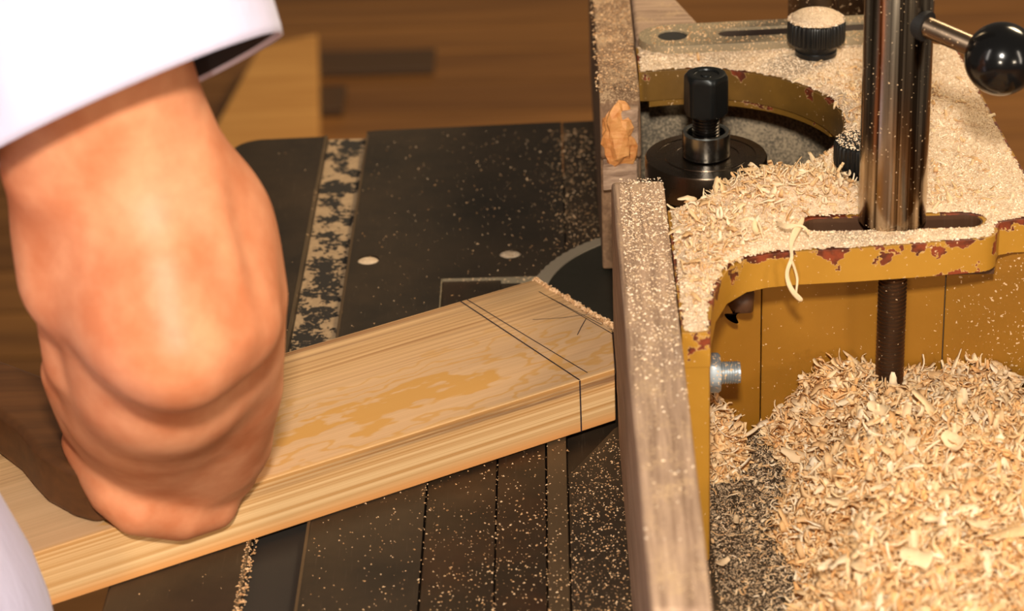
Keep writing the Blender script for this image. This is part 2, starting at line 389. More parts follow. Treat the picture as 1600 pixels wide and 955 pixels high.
# ------------------------------------------------------------------ offcuts behind
oc = [at(404, 72, z=-.79), at(496, 52, z=-.79), at(500, 330, z=-.79), at(262, 330, z=-.79)]
OC = link('wood_offcut', prism_mesh('wood_offcut', [(p.x, p.y) for p in oc], -.85, -.79), M_OFFCUT, bev=.004)
prop(OC, 'pale yellow wooden plank on the floor behind the table, beside the sleeve', 'plank')
p = at(580, 105, z=-.85); BK = link('dark_board', box_mesh('dark_board', p.x-.10, p.x+.105, p.y-.045, p.y+.05, -.85, -.838), M_DARKBLOCK, bev=.002)
prop(BK, 'long dark brown wooden strip on the plank floor behind the table', 'wood strip')
p = at(517, 165, z=-.85); BK = link('dark_block', box_mesh('dark_block', p.x-.024, p.x+.022, p.y-.05, p.y+.05, -.85, -.835), M_DARKBLOCK, bev=.002)
prop(BK, 'small dark square block on the floor at the pale plank', 'wood block')
p = at(66, 640, z=-.02)
LV = thing('table_crank', 'black machine crank half hidden behind the forearm at left', 'crank handle', (-.35, .22, -.05))
link('shaft', tube_mesh('shaft', [(-.27, .2, -.045), (-.372, .19, -.045)], .008), M_KNURL, LV, smooth=True)
link('grip', lathe_mesh('grip', [(0, 0), (.012, .002), (.016, .015), (.014, .04), (.017, .06), (.01, .068), (0, .07)], 24, center=(-.372, .19, -.06)), M_BLKPL, LV, smooth=True)

# ------------------------------------------------------------------ fence casting (yellow)
FC = thing('fence_casting', 'yellow cast iron spindle guard, chipped paint, open arch over the spindle', 'machine guard', (.05, -.02, 0))
AC, AR = (-.008, -.008), .080
outline = [(-.0265, -.257), (-.0138, -.257), (-.012, -.235), (-.0085, -.212), (-.002, -.193), (.008, -.181), (.018, -.1765), (.034, -.174), (.06, -.1725), (.09, -.1695),
           (.118, -.166)]+arc(.1195, -.1545, .011, -80, 5, 6)+[(.133, -.147), (.140, -.1445), (.158, -.1435), (.1535, -.05), (.148, .097), (.10, .118), (.04, .122), (-.010, .121), (-.022, .116), (-.0335, .11), (-.0335, .0700)]
a0 = math.degrees(math.atan2(.0700-AC[1], -.030-AC[0]))
arch = arc(AC[0], AC[1], AR, 104, -75, 40)
outline += arch+[(.000, -.101), (-.014, -.114), (-.0265, -.122)]
slot = arc(.1175, -.1435, .0078, -90, 90, 10)+arc(.046, -.1435, .0078, 90, 270, 10)
slot2 = arc(.120, .062, .005, -90, 90, 8)+arc(.052, .070, .005, 90, 270, 8)
PT, PB = .120, .1025
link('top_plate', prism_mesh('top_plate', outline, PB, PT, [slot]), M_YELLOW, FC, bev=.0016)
link('slot_liner', prism_mesh('slot_liner', [(.034, -.155), (.130, -.155), (.130, -.132), (.034, -.132)], PB-.006, PB+.004), M_RUSTPAN, FC)
link('slot_rim', prism_mesh('slot_rim', arc(.1175, -.1435, .00775, -90, 90, 10)+arc(.046, -.1435, .00775, 90, 270, 10), PB+.0005, PT-.0004, [arc(.1175, -.1435, .0070, -90, 90, 10)+arc(.046, -.1435, .0070, 90, 270, 10)]), M_RUSTPAN, FC)
# side flange behind the fence plank
link('side_flange', prism_mesh('side_flange', [(-.0265, -.2565), (-.0140, -.2565), (-.0125, -.235), (-.0125, -.128), (-.0265, -.128)], 0, PB+.001), M_YELLOW, FC, bev=.0012)
# web wall under the front rim
def wall_mesh(name, pts, th, z0, z1):
    n = len(pts); out = []
    for i, p in enumerate(pts):
        a = Vector(pts[max(i-1, 0)]); b = Vector(pts[min(i+1, n-1)]); t = (b-a).normalized(); out.append((p[0]-t.y*th, p[1]+t.x*th))
    return prism_mesh(name, list(pts)+out[::-1], z0, z1)
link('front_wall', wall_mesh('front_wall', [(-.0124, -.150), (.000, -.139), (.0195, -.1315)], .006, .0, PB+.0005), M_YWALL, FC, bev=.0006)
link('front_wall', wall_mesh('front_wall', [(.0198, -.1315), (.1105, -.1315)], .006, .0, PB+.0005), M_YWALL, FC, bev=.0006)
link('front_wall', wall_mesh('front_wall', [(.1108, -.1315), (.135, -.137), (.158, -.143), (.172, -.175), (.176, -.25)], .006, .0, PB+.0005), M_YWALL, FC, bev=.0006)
link('inner_web', tube_mesh('inner_web', [at(1143, 498, Y=-.150), at(1156, 478, Y=-.150), at(1160, 455, Y=-.150)], [.004, .007, .006], 14), M_RUSTPAN, FC, smooth=True)
back = arc(AC[0], AC[1], .128, 0, 101, 26)
link('back_wall', wall_mesh('back_wall', back, -.006, 0, PB+.0005), M_GWALL, FC, smooth=True)
link('back_plate', prism_mesh('back_plate', arc(AC[0], AC[1], .0815, 104, 20, 20)+[(.118, .02), (.10, .1), (-.0, .118), (-.03, .112)], PB-.004, PB+.001), M_YELLOW, FC)

# ------------------------------------------------------------------ fence planks
def notch_plank(name, pts_yz, x0, x1, mat, parent, local_along_y=True, bev=.0015):
    # side profile in Y,Z extruded along X ; built with local x = along the plank
    me = prism_mesh(name, [(a, b) for a, b in pts_yz], 0, x1-x0)   # (Y,Z) plane, extruded by thickness
    Mx = Matrix(((0, 0, 1, x0), (1, 0, 0, 0), (0, 1, 0, 0), (0, 0, 0, 1)))
    bm = bmesh.new(); bm.from_mesh(me); bm.transform(Matrix.Rotation(-math.pi/2, 4, 'Z') @ Mx); bmesh.ops.recalc_face_normals(bm, faces=bm.faces); bm.to_mesh(me); bm.free()
    o = link(name, me, mat, parent, bev=bev); o.rotation_euler = (0, 0, math.pi/2); return o
NP = thing('fence_plank', 'weathered wooden fence plank nearest the camera, sawdust along its top edge', 'fence plank', (0, 0, 0))
notch_plank('plank', [(-.480, 0), (-.480, .1185), (-.14, .1215), (-.095, .1225), (-.084, .1195), (-.0770, .112), (-.0765, .017), (-.125, .017), (-.140, 0)], -.0500, -.0268, M_FENCE, NP, bev=.0022)
for v_ in NP.children[0].data.vertices: v_.co.y += (v_.co.y > .04)* (v_.co.x+.48)*.008   # the plank stands a touch askew (mesh x runs along, y across)
FP = thing('fence_plank', 'darker wooden fence plank behind the spindle with an orange broken end', 'fence plank', (0, 0, 0))
notch_plank('plank', [(.030, .017), (.030, .084), (.024, .0880), (.026, .104), (.034, .117), (.045, .1205), (.38, .1205), (.38, .002), (.10, .002), (.086, .017)], -.0565, -.0340, M_FENCE_FAR, FP, bev=.0015)
# splintered end
def blob_mesh(name, c, rx, ry, rz, amp, seed, n=3):
    bm = bmesh.new(); bmesh.ops.create_icosphere(bm, subdivisions=n, radius=1)
    for v in bm.verts:
        k = 1+amp*noise.noise(v.co*1.7+Vector((seed, 0, 0)))+amp*.5*noise.noise(v.co*5+Vector((0, seed, 0)))
        v.co = Vector((v.co.x*rx*k, v.co.y*ry*k, v.co.z*rz*k))+Vector(c)
    me = bpy.data.meshes.new(name); bm.to_mesh(me); bm.free(); return me
k = link('torn_end', blob_mesh('torn_end', (-.0470, .0240, .1010), .0098, .0058, .0178, .45, 3), M_TORN, FP); k['label'] = 'orange freshly torn wood at the broken end'
k = link('splinter', prism_mesh('splinter', [(-.0455, .0205), (-.0355, .0245), (-.0350, .031), (-.044, .031)], .088, .116), M_FENCE, FP, bev=.0008)
k = link('splinter', prism_mesh('splinter', [(-.0555, .0195), (-.0365, .0235), (-.0350, .031), (-.055, .031)], .0700, .0855), M_FENCE, FP, bev=.0008)
WB = link('wood_block', prism_mesh('wood_block', [(-.0335, .135), (-.0335, .245), (-.020, .245), (.004, .150), (.004, .126), (-.0335, .126)], .0, .121), M_FENCE, bev=.003)
prop(WB, 'grey dusty wooden block behind the slotted bar, against the rear fence plank', 'wood block')

# ------------------------------------------------------------------ dust layer on the casting (stuff)
def inside(px_, py_, poly):
    c = np.zeros(px_.shape, bool); n = len(poly)
    for i in range(n):
        x1, y1 = poly[i]; x2, y2 = poly[(i+1) % n]
        if y1 == y2: continue
        cond = ((y1 > py_) != (y2 > py_)) & (px_ < (x2-x1)*(py_-y1)/(y2-y1)+x1); c ^= cond
    return c
def edge_dist(px_, py_, poly):
    d = np.full(px_.shape, 1e9); n = len(poly)
    for i in range(n):
        x1, y1 = poly[i]; x2, y2 = poly[(i+1) % n]; L = (x2-x1)**2+(y2-y1)**2
        if L < 1e-14: continue
        t = np.clip(((px_-x1)*(x2-x1)+(py_-y1)*(y2-y1))/L, 0, 1); d = np.minimum(d, np.hypot(px_-x1-t*(x2-x1), py_-y1-t*(y2-y1)))
    return d
def vnoise(x, y, s, seed=0):
    r = np.random.default_rng(seed); g = r.random((64, 64)); X_ = x*s; Y_ = y*s
    i = np.floor(X_).astype(int); j = np.floor(Y_).astype(int); fx = X_-i; fy = Y_-j; fx = fx*fx*(3-2*fx); fy = fy*fy*(3-2*fy)
    a = g[i % 64, j % 64]; b = g[(i+1) % 64, j % 64]; c = g[i % 64, (j+1) % 64]; d = g[(i+1) % 64, (j+1) % 64]
    return (a*(1-fx)+b*fx)*(1-fy)+(c*(1-fx)+d*fx)*fy
def fbm(x, y, s, seed=0): return .5*vnoise(x, y, s, seed)+.3*vnoise(x, y, s*2.3, seed+1)+.2*vnoise(x, y, s*5.1, seed+2)
def layer_h(x, y):
    """thickness of dust over the casting's top"""
    h = .0006+.0016*fbm(x, y, 60, 3)
    h += .0035*np.exp(-(((x+.005)/.03)**2+((y+.155)/.045)**2))        # mound by the near plank
    h += .010*np.exp(-(((x-.030)/.026)**2+((y+.108)/.020)**2))         # shavings before the collar
    h += .007*np.exp(-(((x-.055)/.018)**2+((y+.116)/.012)**2))
    h += .006*np.exp(-(((x-.090)/.035)**2+((y-.005)/.035)**2))
    return h
def surf_mesh(name, x0, x1, y0, y1, step, hfun, keep, zb):
    xs = np.arange(x0, x1, step); ys = np.arange(y0, y1, step); gx, gy = np.meshgrid(xs, ys, indexing='ij')
    k = keep(gx, gy); z = hfun(gx, gy)+zb; idx = -np.ones(gx.shape, int); idx[k] = np.arange(k.sum())
    v = np.stack([gx[k], gy[k], z[k]], 1); q4 = k[:-1, :-1] & k[1:, :-1] & k[1:, 1:] & k[:-1, 1:]
    f = np.stack([idx[:-1, :-1][q4], idx[1:, :-1][q4], idx[1:, 1:][q4], idx[:-1, 1:][q4]], 1)
    me = bpy.data.meshes.new(name); me.from_pydata(v.tolist(), [], f.tolist()); me.update(); return me
SLB = arc(.1175, -.1435, .0088, -90, 90, 10)+arc(.046, -.1435, .0088, 90, 270, 10)
def bar_free(x, y):
    c_, s_ = math.cos(math.radians(3.5)), math.sin(math.radians(3.5)); u = (x+.0135)*c_+(y-.1115)*s_; v = -(x+.0135)*s_+(y-.1115)*c_
    return np.hypot(u-np.clip(u, 0, .128), v) > .0170
def keep_top(x, y):
    if True: bf = bar_free(x, y)
    d = edge_dist(x, y, outline); n = fbm(x, y, 220, 9)
    return bf & inside(x, y, outline) & (d > .0004+.0022*n**2) & ~inside(x, y, slot) & (edge_dist(x, y, slot) > .0006+.0012*n)
def h_top(x, y):
    d = np.minimum(edge_dist(x, y, outline), edge_dist(x, y, slot)); return layer_h(x, y)*np.clip(d/.006, .08, 1)
DL = link('sawdust_layer', surf_mesh('sawdust_layer', -.034, .160, -.258, .123, .0009, h_top, keep_top, PT), M_DUSTL, smooth=True)
prop(DL, 'layer of pale fine sawdust covering the top of the yellow casting', 'sawdust', kind='stuff')

# grains --------------------------------------------------------
def scatter_grains(name, P, s0, s1, mat, label, cat='sawdust'):
    n = len(P); base = np.array([[0, 0, 1.], [.94, 0, -.33], [-.47, .82, -.33], [-.47, -.82, -.33]])
    sc = (s0+(s1-s0)*rng.random((n, 1))**2.2); ang = rng.random(n)*6.283
    c, s = np.cos(ang), np.sin(ang); st = .5+rng.random(n)*1.6
    V = np.zeros((n, 4, 3)); bx = base[:, 0][None]*st[:, None]; by = base[:, 1][None]; tz = base[:, 2][None]*(.5+.5*rng.random(n))[:, None]
    V[:, :, 0] = (bx*c[:, None]-by*s[:, None])*sc; V[:, :, 1] = (bx*s[:, None]+by*c[:, None])*sc; V[:, :, 2] = tz*sc
    V += P[:, None, :]; i = np.arange(n)[:, None]*4
    Fc = np.concatenate([i+np.array([[0, 1, 2]]), i+np.array([[0, 2, 3]]), i+np.array([[0, 3, 1]]), i+np.array([[1, 3, 2]])], 1).reshape(-1, 3)
    me = bpy.data.meshes.new(name); me.from_pydata(V.reshape(-1, 3).tolist(), [], Fc.tolist()); me.update()
    o = link(name, me, mat); prop(o, label, cat, kind='stuff'); return o
def pts_in(n, x0, x1, y0, y1, dens, z):
    x = x0+(x1-x0)*rng.random(n); y = y0+(y1-y0)*rng.random(n); k = rng.random(n) < dens(x, y); x, y = x[k], y[k]
    return np.stack([x, y, z(x, y) if callable(z) else np.full(len(x), z)], 1)
P = pts_in(60000, -.034, .160, -.258, .123, lambda x, y: keep_top(x, y)*1.0, lambda x, y: PT+h_top(x, y)+.0001)
scatter_grains('sawdust_grains', P, .0003, .0009, M_GRAINP, 'coarse sawdust grains strewn over the top of the yellow casting')
# ------------------------------------------------------------------ board (workpiece)
ang = math.radians(31.8); bu = Vector((math.cos(ang), math.sin(ang), 0)); bn = Vector((-math.sin(ang), math.cos(ang), 0))
BC = Vector((-.0640, -.0565, 0))   # middle of the sawn end
BD = thing('pine_board', 'planed pine board with pencil lines being fed into the cutter', 'board', tuple(BC))
def bl(P):
    d = Vector((P[0], P[1], 0))-BC; return d.dot(bu), d.dot(bn)
fenceX = -.0537
# local polygon, clip the corner at the fence face: X = BC.x + u*cos - v*sin
tclip = [( (fenceX-BC.x+ (-.0572)*math.sin(ang))/math.cos(ang), -.0572)]
vclip = (BC.x-fenceX)/math.sin(ang)
poly = [(-.62, -.0572), tclip[0], (0, vclip), (0, .0572), (-.62, .0572)]
bm_ = prism_mesh('board_body', poly, 0, .030)
BO = link('board_body', bm_, M_PINE, None, bev=.0007); BO.parent = BD; BO.location = (0, 0, .0003); BO.rotation_euler = (0, 0, ang)
def stroke(name, pts, wid, lift=.00018, vertical=False):
    """pencil stroke as thin ribbon in board-local coordinates; pts (u,v) on top or (u,z) on the front"""
    v = []; f = []
    for i, p in enumerate(pts):
        a = Vector(pts[max(i-1, 0)]); b = Vector(pts[min(i+1, len(pts)-1)]); t = (b-a).normalized(); nn = Vector((-t.y, t.x))*wid/2
        for s in (1, -1):
            e = Vector(p)+nn*s
            v.append((e.x, e.y, .0303+lift) if not vertical else (e.x, -.0572-lift, e.y))
    for i in range(len(pts)-1): f.append((2*i, 2*i+1, 2*i+3, 2*i+2))
    o = link(name, mesh(name, v, f), M_PENCIL, None); o.parent = BD; o.rotation_euler = (0, 0, ang)
    return o
def tl(x, y): return bl(at(x, y, z=.0303))
u0 = bl(at(905, 594, z=.0303))[0]
stroke('pencil_line', [(tl(715, 468)[0], .0565), (u0, -.0572)], .00085)
stroke('pencil_line', [(tl(729, 468)[0], .0565), tl(830, 530), tl(918, 583)], .0006)
stroke('pencil_line', [(u0+.0001, .0302), (u0+.0003, 0.0005)], .00085, vertical=True)
stroke('pencil_line', [tl(842, 456), tl(900, 489), tl(960, 524)], .0005)
stroke('pencil_line', [tl(856, 464), tl(940, 508)], .00042)
stroke('pencil_line', [tl(832, 500), tl(880, 497), tl(922, 491)], .00042)
stroke('pencil_line', [tl(916, 498), tl(908, 512), tl(902, 524)], .0005)
# fuzzy sawn end
n = 900; t = rng.random(n); e0 = np.array(at(835, 437, z=.03)); e1 = np.array(at(962, 512, z=.03))
P = e0[None]+(e1-e0)[None]*t[:, None]+rng.normal(0, .0007, (n, 3)); P[:, 2] = .0303-.004*rng.random(n)**2+.0006
scatter_grains('wood_fibres', P, .0006, .0016, M_GRAIN, 'ragged wood fibres along the sawn end of the pine board', 'sawdust')

# ------------------------------------------------------------------ spindle with cutter
SP = thing('moulder_spindle', 'dark steel spindle with hex nut, collars and round cutter disc', 'spindle', (0, 0, 0))
def part(name, prof, mat, parent, n=64, c=(0, 0, 0), ax=None, mod=None, ang_=35):
    return link(name, smooth_by_angle(lathe_mesh(name, prof, n, mod, c, ax), ang_), mat, parent)
def teeth(i, r, z):
    if r < .095: return r
    return r*(1+(.004 if (i % 4) < 2 else -.002))
disc = part('cutter_disc', [(.012, .0095), (.0890, .0095), (.0894, .0100), (.0894, .0140), (.089, .0145), (.012, .0145)], M_DISC, SP, 96)
part('cutting_rim', [(.0890, .0092), (.0980, .0098), (.0992, .0120), (.0980, .0142), (.0890, .0152), (.0890, .0092)], M_DISCRIM, disc, 384, mod=teeth, ang_=50).location = (0, 0, 0)
part('shaft', [(.0098, -.06), (.0098, .100)], M_THREAD, SP, 40)
part('collar', [(.0120, .0147), (.030, .0147), (.0315, .016), (.0315, .060), (.012, .060)], M_COLLAR, SP)
part('collar', [(.0122, .0605), (.0318, .0605), (.0328, .0612), (.0328, .0778), (.0322, .0790), (.030, .0795), (.012, .0795)], M_COLLAR, SP, 96)
pr = [(.012, .0800), (.0322, .0800), (.0330, .0808), (.0330, .0968), (.0324, .0978), (.0270, .0980), (.0268, .0976), (.0225, .0976), (.0223, .0980), (.0180, .0980), (.0178, .0976), (.0125, .0976)]
part('collar', pr, M_COLLAR, SP, 96)
part('spacer_ring', [(.0105, .0981), (.0124, .0981), (.0129, .0986), (.0129, .1115), (.0124, .1122), (.0108, .1122), (.0102, .1115), (.0102, .0981)], M_RING, SP, 64)
part('threaded_end', thread_prof(.0074, .0985, .1250, .0018, .0007), M_THREAD, SP, 40)
# hex nut with chamfered top
def hexmod(i, r, z):
    if r < .0095: return r
    a = (2*math.pi*i/72+math.radians(15)) % (math.pi/3)-math.pi/6; hx = .0108/math.cos(a)
    return min(r, hx)
part('hex_nut', [(.0070, .1225), (.0108, .1225), (.0117, .1232), (.0120, .1245), (.0120, .1418), (.0117, .1435), (.0104, .1450), (.0092, .1453), (.0070, .1450), (.0066, .1442), (.0030, .1440), (.0026, .1446), (0, .1447)], M_NUT, SP, 72, mod=hexmod)

# ------------------------------------------------------------------ clamp bar, knobs, column
CB = thing('clamp_bar', 'dusty slotted steel clamp bar with a round hole, lying across the casting top', 'clamp bar', (0, .11, PT))
def xf(L, c, a): 
    ca, sa = math.cos(a), math.sin(a); return [(c[0]+x*ca-y*sa, c[1]+x*sa+y*ca) for x, y in L]
ba = math.radians(3.5); bo = (-.0135, .1115)
outer = arc(0, 0, .0185, 90, 270, 18)+arc(.128, 0, .0185, -90, 90, 18)
bar = prism_mesh('bar', xf(outer, bo, ba), PT+.0012, PT+.0062, [xf(circ(0.001, 0, .0085), bo, ba), xf(arc(.034, 0, .0068, 90, 270, 10)+arc(.112, 0, .0068, -90, 90, 10), bo, ba)])
link('bar', bar, M_PLATEMETAL, CB, bev=.0008)
link('slot_shade_sheet', prism_mesh('slot_shade_sheet', xf(arc(0.0, 0, .0168, 90, 270, 18)+arc(.128, 0, .0168, -90, 90, 18), bo, ba), PT+.0001, PT+.0046), NM('slot_shade').out(lin((52, 34, 24)), .8), CB)  # dark brown sheet stands for the shade inside the bar's slot
link('bore_shade', lathe_mesh('bore_shade', [(.0084, PT+.001), (.0084, PT+.0053), (0, PT+.0053)], 28, center=(bo[0]+.001, bo[1], 0)), M_BOREDARK, CB)  # near-flush dark disc stands for the shade in the round hole
def knurl(i, r, z): return r*(1-(.045 if i % 4 < 2 else 0)) if r > .0145 else r
def knob(name, label, c, s=1.0):
    K = thing(name, label, 'knob', c)
    pr = [(.0112, 0), (.0118, .0006), (.0118, .0030), (.0112, .0036), (.0118, .0050), (.0140, .0072), (.0160, .0085), (.0164, .0100), (.0164, .0190), (.0158, .0205), (.0140, .0212), (0, .0214)]
    o = link('knurled_head', smooth_by_angle(lathe_mesh('knurled_head', [(r*s, z*s) for r, z in pr], 144, knurl), 30), M_KNURL, None); o.parent = K
    return K
K1 = knob('thumb_screw', 'black knurled clamping knob capped with a heap of sawdust, beside the steel column', (.0672, .0850, PT+.0020))
K2 = knob('thumb_screw', 'black knurled clamping knob half hidden behind the chrome post, speckled with shavings', (.0742, -.0925, PT+.0018), .98)
hp = link('dust_cap', lathe_mesh('dust_cap', [(.0150, .0211), (.0145, .0225), (.0120, .0243), (.0080, .0257), (.0040, .0263), (0, .0264)], 32), M_DUSTL, None, smooth=True); hp.parent = K1
def disk_pts(c, r, z, n, dome=0.):
    a = rng.random(n)*6.283; rr = r*np.sqrt(rng.random(n)); return np.stack([c[0]+rr*np.cos(a), c[1]+rr*np.sin(a), z+dome*(1-(rr/r)**2)], 1)
scatter_grains('sawdust_heap', disk_pts((.0672, .0850), .0158, PT+.0020+.0212, 1500, .0052), .0004, .0011, M_GRAINP, 'heap of sawdust on top of the black knob beside the steel column')
SC = thing('steel_column', 'dark steel column rising behind the dust-capped knob', 'column', (.072, .150, 0))
part('column', [(.0148, 0), (.0148, .30), (.014, .301), (0, .301)], M_COLUMN, SC, 64, c=(.0722, .151, 0))
DA = thing('guard_arm', 'dark grey slanting machine arm behind the chrome post at top', 'machine arm', (.11, .2, .0))
a_, b_ = at(1308, -12, Y=.21), at(1420, 50, Y=.19)
def slab(name, A, B, wdt, th, mat, parent):
    d = (B-A).normalized(); s = d.cross(Vector((0, 0, 1))).normalized(); u = s.cross(d)
    v = [e+s*th*x+u*wdt*y for e in (A, B) for x, y in ((-1, -1), (1, -1), (1, 1), (-1, 1))]
    return link(name, mesh(name, v, [(3, 2, 1, 0), (4, 5, 6, 7), (0, 1, 5, 4), (1, 2, 6, 5), (2, 3, 7, 6), (3, 0, 4, 7)]), mat, parent, bev=.002)
slab('arm', a_, b_, .013, .01, M_COLUMN, DA)
link('arm_support', box_mesh('arm_support', b_.x-.008, b_.x+.012, .185, .205, 0, b_.z), M_COLUMN, DA, bev=.001)

# chrome clamp post with handle
PP = (.0815, -.1415)
CPO = thing('clamp_post', 'shiny chrome post on the yellow casting with side lever and black ball', 'post', (PP[0], PP[1], PT))
part('post_tube', [(.0120, PT+.0008), (.0157, PT+.0008), (.0163, PT+.0016), (.0163, .330), (.015, .332), (0, .332)], M_CHROME, CPO, 96, c=(PP[0], PP[1], 0))
part('threaded_stud', thread_prof(.0070, .004, PB+.002, .0021, .0009), M_STUD, CPO, 48, c=(.0815, -.1520, 0))
part('slot_washer', [(.0065, PB-.0005), (.0065, PT), (0, PT)], M_STUD, CPO, 32, c=(.0815, -.1435, 0))
hs = at(1446, 44, Y=-.1575); he = at(1565, 92, Y=-.172)
hs.y = PP[1]-math.sqrt(max(1e-8, .0163**2-(hs.x-PP[0])**2)); hd = (he-hs).normalized(); hs0 = hs.copy(); hn = Vector((hs.x-PP[0], hs.y-PP[1], 0)).normalized(); hm = (hn+hd).normalized()
lev = part('lever', [(.0049, 0), (.0049, (he-hs0).length-.006)], M_HANDLE, CPO, 40, c=hs0, ax=hd)
gr = link('grommet', tube_mesh('grommet', [hs-hm*.004, hs+hm*.0014], .0072, 32), M_BOREDARK, CPO, smooth=False)
bm = bmesh.new(); bmesh.ops.create_uvsphere(bm, u_segments=64, v_segments=40, radius=.0170, matrix=Matrix.Translation(he)); me = bpy.data.meshes.new('lever_ball'); bm.to_mesh(me); bm.free()
k = link('lever_ball', me, M_BLKPL, CPO, smooth=True); k['label'] = 'glossy black plastic ball at the lever tip'

# hex bolt on the flange
HB = thing('hex_bolt', 'zinc bolt and hex nut on the yellow flange above the small shavings heap', 'bolt', (-.0125, -.185, .060))
def hex2(i, r, z):
    if r < .0062: return r
    a = (2*math.pi*i/48+.35) % (math.pi/3)-math.pi/6; return min(r, .0088/math.cos(a))
bc = at(1112, 583, Y=-.185); bc.x = -.0127
part('washer', [(.005, 0), (.0105, 0), (.0105, .0012), (.005, .0012)], M_ZINC, HB, 48, c=bc, ax=(1, -.0, 0))
part('nut', [(.0050, .0012), (.0088, .0012), (.0098, .0022), (.0098, .0072), (.0088, .0082), (.0052, .0082)], M_ZINC, HB, 48, c=bc, ax=(1, 0, 0), mod=hex2)
part('bolt_end', thread_prof(.0056, .0, .0178, .0012, .0004)+[(0, .0178)], M_ZINC, HB, 32, c=bc, ax=(1, 0, 0))

# ------------------------------------------------------------------ shavings
def chip_template(L, Wd, curl, twist, taper, seg=7, th=.00025, seed=0):
    r = random.Random(seed); V = []; x = z = 0; a = -curl/2; cs = []
    for i in range(seg+1):
        cs.append((x, z, a)); a += curl/seg; x += math.cos(a)*L/seg; z += math.sin(a)*L/seg
    mx, mz = cs[seg//2][0], cs[seg//2][1]
    for i, (x, z, a) in enumerate(cs):
        t = i/seg; wv = Wd*(1-taper*abs(2*t-1)**1.5)*(1+.25*r.uniform(-1, 1)); tw = twist*(t-.5)
        for s in (-.5, .5):
            yy = wv*s; V.append((x-mx, yy*math.cos(tw), z-mz+yy*math.sin(tw)+r.uniform(-1, 1)*L*.02))
    Fc = [(2*i, 2*i+1, 2*i+3, 2*i+2) for i in range(seg)]
    return np.array(V), np.array(Fc)
TPL = []
for s in range(44):
    r = random.Random(s*3+1)
    TPL.append(chip_template(r.uniform(.007, .017), r.choice([.0012, .0018, .0024, .0030, .0040]), r.choice([.4, .9, 1.5, 2.2, 3.2, 4.8])*r.choice([-1, 1]), r.uniform(-1.5, 1.5), r.uniform(.15, .75), seed=s))
def scatter_chips(name, P, s0, s1, mat, tilt=.8):
    VV = []; FF = []; off = 0; tid = rng.integers(0, len(TPL), len(P))
    for k, (V, Fc) in enumerate(TPL):
        Q = P[tid == k]; n = len(Q)
        if not n: continue
        e = rng.normal(0, tilt, (n, 2)); a = rng.random(n)*6.283; sc = s0+(s1-s0)*rng.random(n)**1.6
        ca, sa = np.cos(a), np.sin(a); cx, sx = np.cos(e[:, 0]), np.sin(e[:, 0]); cy, sy = np.cos(e[:, 1]), np.sin(e[:, 1]); Z0 = np.zeros(n); O = np.ones(n)
        Rz = np.array([[ca, -sa, Z0], [sa, ca, Z0], [Z0, Z0, O]]).transpose(2, 0, 1)
        Rx = np.array([[O, Z0, Z0], [Z0, cx, -sx], [Z0, sx, cx]]).transpose(2, 0, 1)
        Ry = np.array([[cy, Z0, sy], [Z0, O, Z0], [-sy, Z0, cy]]).transpose(2, 0, 1)
        W = np.einsum('nij,vj->nvi', Rz @ Ry @ Rx, V)*sc[:, None, None]+Q[:, None, :]
        VV.append(W.reshape(-1, 3)); FF.append((Fc[None]+(np.arange(n)*len(V))[:, None, None]+off).reshape(-1, 4)); off += n*len(V)
    me = bpy.data.meshes.new(name); me.from_pydata(np.concatenate(VV).tolist(), [], np.concatenate(FF).tolist()); me.update()
    o = link(name, me, mat, smooth=True); m = o.modifiers.new('thick', 'SOLIDIFY'); m.thickness = .00022; m.offset = 0
    return o
def h_pile(x, y):
    """height of the heap on the table in front of the yellow wall"""
    left = .0165+.006*np.sin(y*60)-.03*np.clip((-.25-y)/.25, 0, 1)+.010*np.clip((y+.19)/.05, 0, 1)*0
    rise = np.clip((x-left)/.050, 0, 1); rise = rise*rise*(3-2*rise)
    along = .034+.022*np.clip((-.15-y)/.15, 0, 1)
    h = along*rise*(.85+.3*fbm(x, y, 40, 21))
    h += .010*np.exp(-(((x-.047)/.016)**2+((y+.150)/.02)**2))
    h *= np.clip((.20-x)/.02, 0, 1)
    heap2 = .026*np.exp(-(((x+.004)/.010)**2+((y+.153)/.022)**2))
    return np.maximum(h, heap2*(x > -.02))
def keep_pile(x, y): return (h_pile(x, y) > .0025) & (y < -.134-.10*np.clip((x-.135)/.04, 0, 1)) & (x > -.0115) & (x < .165)
PC = surf_mesh('heap_core', -.0115, .166, -.50, -.134, .003, lambda x, y: h_pile(x, y)-.002, keep_pile, 0)
HP = thing('shavings_heap', 'big heap of curly pine shavings in front of the yellow wall', 'wood shavings', (.08, -.25, 0)); HP['kind'] = 'stuff'
k = link('heap_core', PC, M_SHAV, HP, smooth=True); k['kind'] = 'stuff'
def pile_pts(n, lo, hi, ky=keep_pile):
    x = -.0115+.177*rng.random(n); y = -.50+.367*rng.random(n); k = ky(x, y); x, y = x[k], y[k]
    return np.stack([x, y, np.maximum(h_pile(x, y)+lo+(hi-lo)*rng.random(len(x)), .001)], 1)
k = scatter_chips('shavings', pile_pts(27000, -.003, .0035), .38, .95, M_SHAV); k.parent = HP; k.location = -HP.location; k['kind'] = 'stuff'
k = scatter_chips('shavings', pile_pts(3200, .001, .0055), .8, 1.5, M_SHAVP, .55); k.parent = HP; k.location = -HP.location; k['kind'] = 'stuff'
